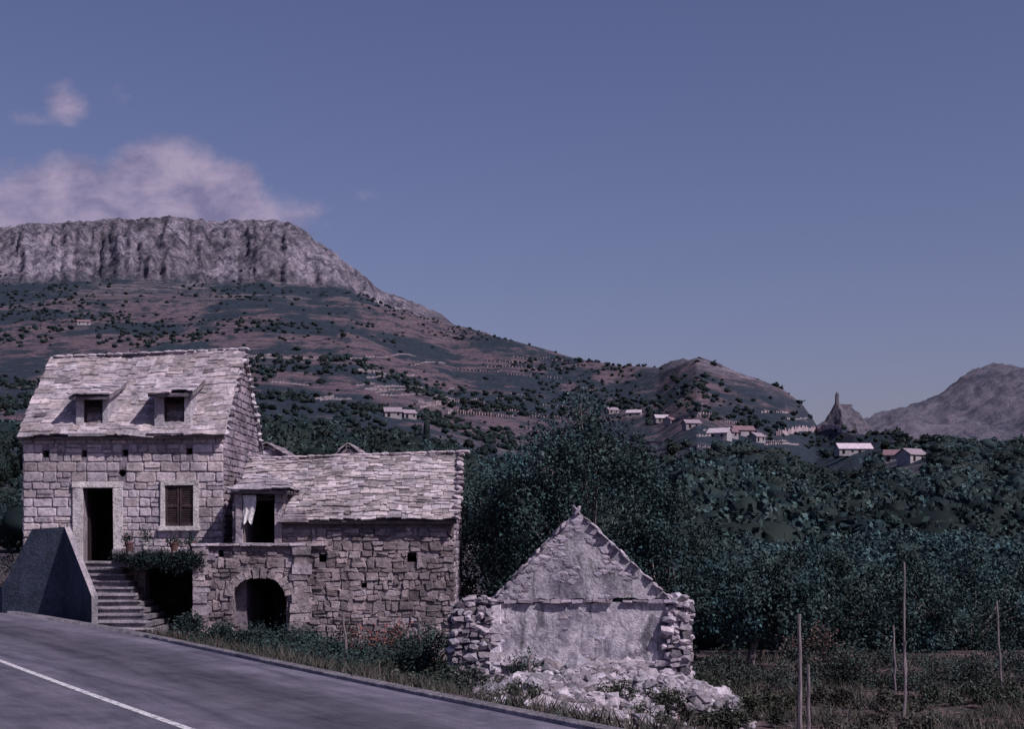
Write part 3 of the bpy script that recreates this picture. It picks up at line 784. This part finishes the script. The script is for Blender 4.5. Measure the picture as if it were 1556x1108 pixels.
# ------------------------------------------------------------------ bushes
def bush(name,x,y,rx,ry,rz,n,ls=.07,col=(.026,.043,.046),extra=None,z=None,ncl=None,par=None):
    z0=zs(x,y) if z is None else z
    ncl=ncl or max(10,int(rx*ry*22))
    th=rng.uniform(0,6.28,ncl);rr=np.sqrt(rng.uniform(0,1,ncl)); hh=rng.uniform(.0,1,ncl)
    cx=x+rr*rx*np.cos(th);cy=y+rr*ry*np.sin(th)
    base=zg(cx,cy) if z is None else np.full(ncl,z0)
    cz=base+rz*hh*np.sqrt(np.clip(1-rr**2*.8,0.05,1))
    cc=np.stack([cx,cy,cz],1); idx=rng.integers(0,ncl,n)
    off=rng.normal(size=(n,3))*(.13*min(1,abs(rz))+.03)
    C=cc[idx]+off; br=rng.uniform(.55,1.4,ncl)[idx]*rng.uniform(.5,1.5,n)
    base_c=np.array(col)[None,:]*br[:,None]
    if extra is not None:
        m=rng.uniform(0,1,n)<extra[1]; m&=rng.uniform(0,1,ncl)[idx]<.6
        base_c[m]=np.array(extra[0])*rng.uniform(.6,1.4,m.sum())[:,None]
    V,F,Cc=leafquads(C,ls,.5,base_c,.4)
    return build_np(name,V,F,Cc,M_leaf,par)
bush('roadside_shrub',-6.0,35.2,1.8,1.0,.95,11000)
bush('roadside_shrub',-4.3,34.0,1.7,.9,.85,10000)
bush('roadside_shrub',-7.5,35.6,.9,.7,.6,4500)
bush('roadside_shrub',-6.9,33.4,1.1,.8,.6,6500)
bush('roadside_shrub',-5.6,32.0,1.2,.9,.62,8000)
bush('roadside_shrub',-4.2,30.4,1.1,.8,.6,7000)
bush('roadside_shrub',-3.0,28.8,1.0,.8,.55,6000)
bush('flowering_shrub',-3.6,36.2,1.3,.8,1.2,8000,extra=((.24,.075,.07),.28),col=(.045,.04,.045))
bush('flowering_shrub',-2.1,36.6,.8,.6,.8,3500,extra=((.2,.08,.08),.2))
bush('roadside_shrub',-1.9,31.4,1.0,1.0,1.2,9000)
bush('roadside_shrub',-3.2,32.0,1.3,.9,.85,8000)
bush('roadside_shrub',-1.5,28.6,.8,.8,.9,6000,col=(.033,.044,.041))
bush('roadside_shrub',-1.7,26.4,.8,.8,.5,5000,col=(.038,.044,.04))
bush('roadside_shrub',-5.2,37.2,1.1,.7,.9,5000)
bush('roadside_shrub',5.5,33.5,1.6,.9,.8,7000,col=(.04,.05,.05))
bush('rust_shrub',7.6,35.0,.9,.7,1.3,5000,col=(.04,.05,.05),extra=((.12,.07,.07),.4))
bush('roadside_shrub',3.9,25.6,1.0,.7,.35,4500,col=(.042,.046,.04))
bush('roadside_shrub',9.5,34.5,2.4,1.0,.9,9000,col=(.035,.048,.048))
bush('roadside_shrub',13.0,35.5,2.2,1.0,1.0,9000)
bush('roadside_shrub',5.0,27.8,.9,.6,.4,3500,col=(.045,.05,.04))
bush('roadside_shrub',7.2,30.0,1.4,.6,.4,4500,col=(.05,.048,.045))
bush('roadside_shrub',10.0,31.0,1.6,.6,.45,4500,col=(.04,.048,.042))
bush('roadside_shrub',6.6,25.0,1.2,.5,.3,3500,col=(.055,.05,.047))
bush('roadside_shrub',-15.4,43.4,1.6,1.2,1.9,7000)
bush('roadside_shrub',-14.6,46.5,1.2,1.2,2.4,7000)
bush('climbing_vine',.25,28.7,.22,.2,1.05,2200,col=(.025,.035,.035))
for i,(x,r,zz) in enumerate(((-10.42,.12,.25),(-10.0,.09,.4),(-9.2,.13,.2),(-8.7,.10,.28))):
    P=empty('flower_pot'); mb=MB(); z0=1.90; n=12
    prof=[(r*.65,0),(r*.95,.2),(r*1.08,.2),(r*1.08,.24),(r*.9,.24),(r*.85,.19),(0.01,.19)]
    vs=[(x+a*math.cos(k*2*math.pi/n),38.72+a*math.sin(k*2*math.pi/n),z0+h) for a,h in prof for k in range(n)]
    mb.add(vs,[(j*n+k,j*n+(k+1)%n,(j+1)*n+(k+1)%n,(j+1)*n+k) for j in range(len(prof)-1) for k in range(n)])
    mb.build('pot',M_terra if i!=1 else M_white,P)
    bush('plant',x,38.72,.18,.13,zz,300,ls=.06,z=z0+.22,ncl=8,par=P,extra=((.3,.12,.16),.1))
bush('terrace_plants',-9.7,38.56,1.25,.10,.22,3200,ls=.06,z=1.68,ncl=40,col=(.016,.026,.03))
bush('terrace_plants',-9.4,38.52,1.1,.12,-.4,4600,ls=.06,z=1.78,ncl=40,col=(.016,.026,.03))
# ------------------------------------------------------------------ ruin
Rn=empty('ruined_stone_hut'); RY=30.0
bk=MB();st=MB()
def rough(poly,step=.16,j=.03):
    out=[]
    for i in range(len(poly)):
        a,b=poly[i],poly[(i+1)%len(poly)]; L=math.dist(a,b); n=max(1,int(L/step))
        for k in range(n):
            t_=k/n; jj=0 if k==0 else j
            out.append((a[0]+(b[0]-a[0])*t_+U(-jj,jj),a[1]+(b[1]-a[1])*t_+U(-jj,jj)))
    return out
gp=rough([(-.36,.98),(3.30,1.02),(1.38,2.84)],.12,.03)
wall(bk,st,(0,RY,0),(1,0,0),(0,-1,0),gp,thick=.45,stones=False,mc=(.85,.85,.85))
pp=rough([(-.36,-1.4),(3.24,-1.4),(3.24,.93),(-.36,.9)],.2,.015)
wall(bk,st,(0,RY-.03,0),(1,0,0),(0,-1,0),pp,thick=.42,stones=False,mc=(1.05,1.05,1.05))
bk.build('plastered_gable_wall',M_plaster,Rn)
rs=MB();rk=MB()
for _ in range(520):
    u=U(-.3,3.25); v=U(1.0,2.8)
    edge=abs(u-1.38)/1.84+(v-1.0)/1.86
    if edge>.95: continue
    if noise.noise(Vector((u*1.3,v*1.3,2)))<(.02 if edge<.78 else -.3): continue
    q=U(.04,.12); chunk(rs,(u,RY+.01,v),(q*1.4,.03,q*.7),scol((.32,.285,.35),.4),rot=False)
for _ in range(80):
    u=U(-.3,3.2); v=U(-.25,.9)
    if noise.noise(Vector((u*1.5,v*1.5,7)))<.18: continue
    q=U(.04,.1); chunk(rs,(u,RY-.02,v),(q*1.4,.025,q*.7),scol((.34,.30,.37),.4),rot=False)
for sgn,(x0,z0) in ((1,(-.42,.98)),(-1,(3.36,1.0))):
    n=17
    for i in range(n+1):
        t_=(i+U(-.3,.3))/n; x=x0+(1.38-x0)*t_; z=z0+(2.84-z0)*t_
        for yy in (RY+.05,RY+.32):
            if R()<.08: continue
            a=math.atan2(2.9-z0,1.38-x0)
            c=scol((.34,.30,.36),.35); s=(U(.07,.17),U(.13,.2),U(.025,.06))
            o=len(rs.v); chunk(rs,(0,0,0),s,c,rot=False)
            m=Matrix.Rotation(-(a if sgn>0 else a-math.pi)+U(-.22,.22),3,'Y')
            off=Vector((x+U(-.02,.02),yy,z+U(-.03,.03)))
            for q in range(o,len(rs.v)): rs.v[q]=tuple(m@Vector(rs.v[q])+off)
x=-.5
while x<3.4:
    w=U(.12,.35)
    if R()<.88: rs.box(x,x+w-.01,RY-.11+U(-.03,.03),RY+.1,.935+U(-.015,.01),.975+U(0,.03),scol((.25,.215,.27),.4),.018)
    x+=w
x=-.4
while x<3.3:
    w=U(.2,.4); rs.box(x,x+w-.01,RY-.17+U(-.03,.03),RY-.034,-.38+U(-.03,.02),-.30+U(-.02,.02),scol((.38,.34,.41),.2),.02); x+=w
def rubwall(org,ud,nd,poly,th=.4,n=60):
    ro=rough(poly,.15,.05)
    wall(rk,rs,org,ud,nd,ro,thick=th,ch=(.07,.2),sw=(.09,.32),pr=(.02,.13),jit=.035,base=(.29,.255,.30),var=.5,gap=.006,mc=(.08,.07,.09),double=.3)
    O=Vector(org);Ud=Vector(ud);Nd=Vector(nd)
    us=[p[0] for p in poly];vs_=[p[1] for p in poly]
    for _ in range(n):
        u=U(min(us),max(us));v=U(min(vs_),max(vs_)+.08)
        iv=scan(poly,min(v,max(vs_)-.02))
        if not any(a-.05<u<b+.05 for a,b in iv): continue
        s=U(.05,.14); chunk(rs,O+Ud*u+Vector((0,0,v))+Nd*U(-.05,.06),(s*U(.9,1.5),s*U(.7,1.1),s*U(.5,.9)),scol((.34,.30,.355),.5),tilt=.25)
    for (p,q) in zip(poly,poly[1:]+poly[:1]):
        if p[1]>0 and q[1]>0:
            for _ in range(int(math.dist(p,q)/.06)):
                t_=R();s=U(.06,.15)
                chunk(rs,O+Ud*(p[0]+(q[0]-p[0])*t_)+Vector((0,0,p[1]+(q[1]-p[1])*t_+U(-.06,.08)))-Nd*U(0,th),(s*1.3,s,s*.6),scol((.34,.30,.355),.45),tilt=.3)
rubwall((0,RY-.10,0),(1,0,0),(0,-1,0),[(-1.28,-1.4),(-.40,-1.4),(-.39,.92),(-.55,1.02),(-.75,.86),(-1.0,.95),(-1.2,.72)],.5,90)
rubwall((0,RY-.12,0),(1,0,0),(0,-1,0),[(3.20,-1.4),(3.78,-1.4),(3.74,.95),(3.6,1.08),(3.42,.96),(3.28,.5),(3.22,.1),(3.32,-.3)],.5,90)
rubwall((3.76,0,0),(0,1,0),(1,0,0),[(RY+.4,-1.6),(RY+4.5,-1.6),(RY+4.5,-.3),(RY+3,.2),(RY+1.6,.3),(RY+.4,.9)],.5,90)
rubwall((-1.26,0,0),(0,1,0),(-1,0,0),[(RY+.4,-1.6),(RY+4.5,-1.6),(RY+4.5,-.1),(RY+3,.5),(RY+1.6,.5),(RY+.4,.8)],.5,90)
rubwall((0,RY+4.1,0),(1,0,0),(0,-1,0),[(-1.2,-1.6),(3.7,-1.6),(3.6,.1),(2,-.1),(.6,.3),(-1.2,.1)],.5,60)
z=-1.1
while z<.85:
    h=U(.12,.28); rs.box(-.46+U(-.04,.03),-.24+U(-.03,.05),RY-.17,RY-.034,z,z+h-.01,scol((.44,.40,.47),.25),.02); z+=h
rk.build('rubble_core',M_rubble,Rn); rs.build('rubble_masonry',M_rubble,Rn)
rb=MB(); random.seed(21)
HP=[(1.6,28.9,2.7,1.4,.8),(.8,27.3,2.1,1.8,.66),(3.0,28.6,1.8,1.2,.5),(.9,25.4,1.8,2.1,.55),(1.2,23.7,1.6,2.0,.45)]
def hprof(x,y):
    h=0
    for cx,cy,rx,ry,hh in HP:
        h=max(h,hh*(1-((x-cx)/rx)**2-((y-cy)/ry)**2))
    return h
def heap(cx,cy,rx,ry,n,smin=.05,smax=.18):
    for _ in range(n):
        a=U(0,6.28);r=math.sqrt(R())*1.05; x=cx+r*rx*math.cos(a);y=cy+r*ry*math.sin(a)
        if y>RY-.25 and -.4<x<3.3: continue
        if noise.noise(Vector((x*1.1,y*1.1,3)))<-.3 and hprof(x,y)<.45: continue
        z=zs(x,y)+max(0,hprof(x,y)); s=smin+(smax-smin)*R()**2.0
        if R()<.06: s*=1.6
        chunk(rb,(x,y,z+U(-.02,.09)),(s*U(.8,1.4),s,s*U(.5,.9)),scol((.27,.243,.285),.55),tilt=.8)
heap(1.6,28.9,2.7,1.2,950); heap(.8,27.3,2.0,1.7,700); heap(3.0,28.6,1.8,1.1,380); heap(.9,25.4,1.8,2.0,620,.04,.16); heap(1.2,23.7,1.6,1.9,480,.04,.14); heap(-.9,29.0,.9,.7,120); heap(4.3,28.0,1.0,1.0,80); heap(2.6,26.0,1.8,1.6,130,.03,.1)
rb.build('rubble_heap',M_rubble)
mb=MB()
nx=44; vs=[]
for j in range(nx+1):
    for i in range(nx+1):
        x=-1.6+6.6*i/nx;y=21.2+8.9*j/nx
        hp=hprof(x,y); vs.append((x,y,zs(x,y)-.12+max(0,hp)*.97))
mb.add(vs,[(j*(nx+1)+i,j*(nx+1)+i+1,(j+1)*(nx+1)+i+1,(j+1)*(nx+1)+i) for j in range(nx) for i in range(nx)],(.10,.085,.095))
mb.build('rubble_mound_earth',M_rubble,smooth=True)
for (x,y,r_) in ((-.1,26.2,.5),(1.9,26.6,.4),(2.9,27.6,.4),(.1,24.6,.4),(2.3,24.4,.4),(4.0,28.8,.35),(-.3,28.2,.35)):
    bush('rubble_weeds',x,y,r_,r_*.7,.35,1300,ls=.06,col=(.04,.045,.038),z=zs(x,y)+max(0,hprof(x,y))-.02,ncl=16)
def hut(name,cx,cy,w,d,ez,rz):
    P=empty(name);b_=MB();s_=MB()
    wall(b_,s_,(0,cy,0),(1,0,0),(0,-1,0),[(cx-w/2,-1),(cx+w/2,-1),(cx+w/2,ez),(cx,rz),(cx-w/2,ez)],base=(.42,.37,.42))
    wall(b_,s_,(cx+w/2-.003,0,0),(0,1,0),(1,0,0),rect(cy+.003,cy+d,-1,ez),base=(.3,.26,.3))
    wall(b_,s_,(cx-w/2+.003,0,0),(0,1,0),(-1,0,0),rect(cy+.003,cy+d,-1,ez),base=(.3,.26,.3))
    b_.build('wall_core',M_stone,P);s_.build('wall_stones',M_stone,P)
    r_=MB()
    slabs(r_,(cx+w/2+.1,cy-.1,ez-.05),(cx+w/2+.1,cy+d,ez-.05),(cx,cy+d,rz+.03),(cx,cy-.1,rz+.03),9)
    slabs(r_,(cx-w/2-.1,cy+d,ez-.05),(cx-w/2-.1,cy-.1,ez-.05),(cx,cy-.1,rz+.03),(cx,cy+d,rz+.03),9)
    r_.build('stone_slab_roof',M_roof,P)
hut('stone_hut',-5.75,50,3.0,4,4.1,5.5)
hut('stone_hut',-8.3,48,1.8,3,5.0,5.45)
# ------------------------------------------------------------------ poles
t=NT('weathered_pole_wood'); p=t.pos((1,1,.15)); n=t.noise(p,30,5,.7); M_pole=t.out(t.ramp(n,[(0.3,(0.08,0.065,0.08)),(0.7,(0.24,0.20,0.23))]))
def pole(x,y,top,r=.045,lean=(0,0),name='wooden_pole'):
    z0=zs(x,y)-.3; P=[];Q=[]
    for i in range(9):
        t_=i/8; P.append(Vector((x+lean[0]*t_+U(-.018,.018),y+lean[1]*t_,z0+(top-z0)*t_)));Q.append(r*(1.15-.4*t_)*U(.9,1.1))
    mb=MB(); tube(mb,P,Q,8,(1,1,1)); mb.add([P[-1]+Vector((r*.75*math.cos(a),r*.75*math.sin(a),0)) for a in [k*math.pi/4 for k in range(8)]],[tuple(range(8))])
    mb.build(name,M_pole,None)
pole(4.88,24,1.02,.040,(-.03,0)); pole(5.05,24.3,.15,.034,(.02,0)); pole(7.75,28,1.82,.026,(-.03,0)); pole(8.9,33,.25,.03,(-.05,0)); pole(11.05,32,.85,.03,(-.15,0)); pole(7.6,27.6,.3,.03,(.03,0))
pole(-3.55,31.2,.62,.03,(-.15,0),'fence_post'); pole(-2.25,34.5,.35,.06,(0,0),'fence_post'); pole(.3,28.4,-.05,.03,(.05,0),'fence_post')
# ------------------------------------------------------------------ grass
def grass():
    n=4300; X=rng.uniform(-9,16,n*4);Y=rng.uniform(17,41,n*4)
    d=(X-edgeX(Y))*.85; ok=(d>.3)&~((X>-1.3)&(X<3.8)&(Y>29.2)&(Y<35))&~((Y>38.4)&(X<-1.4))&~((Y>36.9)&(X<-8.6))
    hp=np.array([hprof(x,y) for x,y in zip(X,Y)]); ok&=(hp<.04)
    nn=np.array([noise.noise(Vector((x*.6,y*.6,9)))+.5*noise.noise(Vector((x*1.7,y*1.7,2))) for x,y in zip(X,Y)])
    ok&=(nn>np.where(X>3,.06,-.05))|((d<.9)&(nn>-.2)); X=X[ok][:n];Y=Y[ok][:n]; Z=zg(X,Y)
    k=14; m=len(X)*k
    bx=np.repeat(X,k)+rng.normal(size=m)*.09;by=np.repeat(Y,k)+rng.normal(size=m)*.09;bz=np.repeat(Z,k)
    h=np.repeat(rng.uniform(.08,.32,len(X))**1.0,k)*rng.uniform(.5,1.3,m)
    dx=rng.normal(size=m)*.6*h;dy=rng.normal(size=m)*.6*h; w=rng.uniform(.008,.018,m); a=rng.uniform(0,3.14,m)
    V=np.stack([np.stack([bx-w*np.cos(a),by-w*np.sin(a),bz-.03],1),np.stack([bx+w*np.cos(a),by+w*np.sin(a),bz-.03],1),np.stack([bx+dx,by+dy,bz+h],1)],1).reshape(-1,3)
    F=np.arange(3*m).reshape(m,3)
    dry=np.repeat(rng.uniform(0,.8,len(X)),k)[:,None]
    c=np.array([.036,.050,.043])*(1-dry)+np.array([.12,.088,.09])*dry; c=c*rng.uniform(.6,1.3,m)[:,None]
    build_np('grass',V,F,np.repeat(c,3,axis=0),M_leaf)
grass()
# ------------------------------------------------------------------ world
w=bpy.data.worlds.new('World'); scene.world=w; w.use_nodes=True; nt=w.node_tree
bg=nt.nodes['Background']; bg.inputs['Strength'].default_value=0.12
EL=math.radians(48); AZ=math.radians(127)
sky=nt.nodes.new('ShaderNodeTexSky'); sky.sky_type='NISHITA'; sky.sun_disc=False; sky.sun_elevation=EL; sky.sun_rotation=AZ
sky.air_density=1.0; sky.dust_density=1.5; sky.ozone_density=1.5
def M(op,a,b=None,c=None):
    n=nt.nodes.new('ShaderNodeMath'); n.operation=op
    for i,v in enumerate((a,b,c)):
        if v is None: continue
        if isinstance(v,(int,float)): n.inputs[i].default_value=v
        else: nt.links.new(v,n.inputs[i])
    return n.outputs[0]
tc=nt.nodes.new('ShaderNodeTexCoord'); sx=nt.nodes.new('ShaderNodeSeparateXYZ'); nt.links.new(tc.outputs['Generated'],sx.inputs[0])
yy=M('MAXIMUM',sx.outputs[1],0.05); u=M('DIVIDE',sx.outputs[0],yy); v=M('DIVIDE',sx.outputs[2],yy)
cv=nt.nodes.new('ShaderNodeCombineXYZ'); nt.links.new(u,cv.inputs[0]); nt.links.new(M('MULTIPLY',v,1.4),cv.inputs[1])
def N(scale,detail,rough,dist=0):
    nz=nt.nodes.new('ShaderNodeTexNoise'); nz.inputs['Scale'].default_value=scale; nz.inputs['Detail'].default_value=detail; nz.inputs['Roughness'].default_value=rough; nz.inputs['Distortion'].default_value=dist
    nt.links.new(cv.outputs[0],nz.inputs['Vector']); return nz.outputs['Fac']
acc=None
for (u0,v0,ru,rv,wt) in ((-.29,.222,.16,.046,2.0),(-.245,.246,.058,.036,2.1),(-.205,.236,.038,.034,2.0),(-.37,.230,.08,.026,1.6),(-.313,.303,.019,.017,.8),(-.282,.307,.018,.011,.5),(-.35,.292,.05,.006,.4),(.082,.277,.014,.007,.25),(-.102,.237,.010,.005,.25)):
    a=M('POWER',M('ABSOLUTE',M('DIVIDE',M('SUBTRACT',u,u0),ru)),2.0); b=M('POWER',M('ABSOLUTE',M('DIVIDE',M('SUBTRACT',v,v0),rv)),2.0)
    q=M('MULTIPLY',M('SUBTRACT',1.0,M('ADD',a,b)),wt)
    acc=q if acc is None else M('MAXIMUM',acc,q)
acc=M('ADD',acc,M('MULTIPLY',M('SUBTRACT',N(20,9,.6,.3),.5),3.0))
mr=nt.nodes.new('ShaderNodeMapRange'); mr.interpolation_type='SMOOTHSTEP'; mr.inputs['From Min'].default_value=0.0; mr.inputs['From Max'].default_value=1.3; mr.inputs['To Max'].default_value=.93
nt.links.new(acc,mr.inputs['Value'])
cr=nt.nodes.new('ShaderNodeValToRGB'); cr.color_ramp.elements[0].position=.36; cr.color_ramp.elements[0].color=(1.7,1.55,2.7,1); cr.color_ramp.elements[1].position=.62; cr.color_ramp.elements[1].color=(3.3,2.75,3.9,1)
nt.links.new(N(26,8,.6,.2),cr.inputs['Fac'])
tint=nt.nodes.new('ShaderNodeMix'); tint.data_type='RGBA'; tint.blend_type='MULTIPLY'; tint.inputs[0].default_value=1; tint.inputs[7].default_value=(.56,.465,.61,1)
nt.links.new(sky.outputs[0],tint.inputs[6])
mx=nt.nodes.new('ShaderNodeMix'); mx.data_type='RGBA'; nt.links.new(mr.outputs[0],mx.inputs[0]); nt.links.new(tint.outputs[2],mx.inputs[6]); nt.links.new(cr.outputs[0],mx.inputs[7])
nt.links.new(mx.outputs[2],bg.inputs['Color'])
sun=bpy.data.lights.new('sun','SUN'); sun.energy=4.8; sun.angle=math.radians(.5); sun.color=(1,.93,.88)
so=link(bpy.data.objects.new('sun',sun)); d=Vector((math.sin(AZ)*math.cos(EL),math.cos(AZ)*math.cos(EL),math.sin(EL))); so.rotation_euler=d.to_track_quat('Z','Y').to_euler(); so.location=(20,-20,40)
cam=bpy.data.cameras.new('camera'); cam.lens=50; cam.sensor_width=36; cam.shift_y=.1645; cam.clip_end=20000; cam.clip_start=.1
co=link(bpy.data.objects.new('camera',cam)); co.location=(0,0,EYE); co.rotation_euler=(math.pi/2,0,0); scene.camera=co
scene.view_settings.view_transform='Standard'; scene.view_settings.look='None'; scene.view_settings.exposure=0
print('total',time.time()-T0)
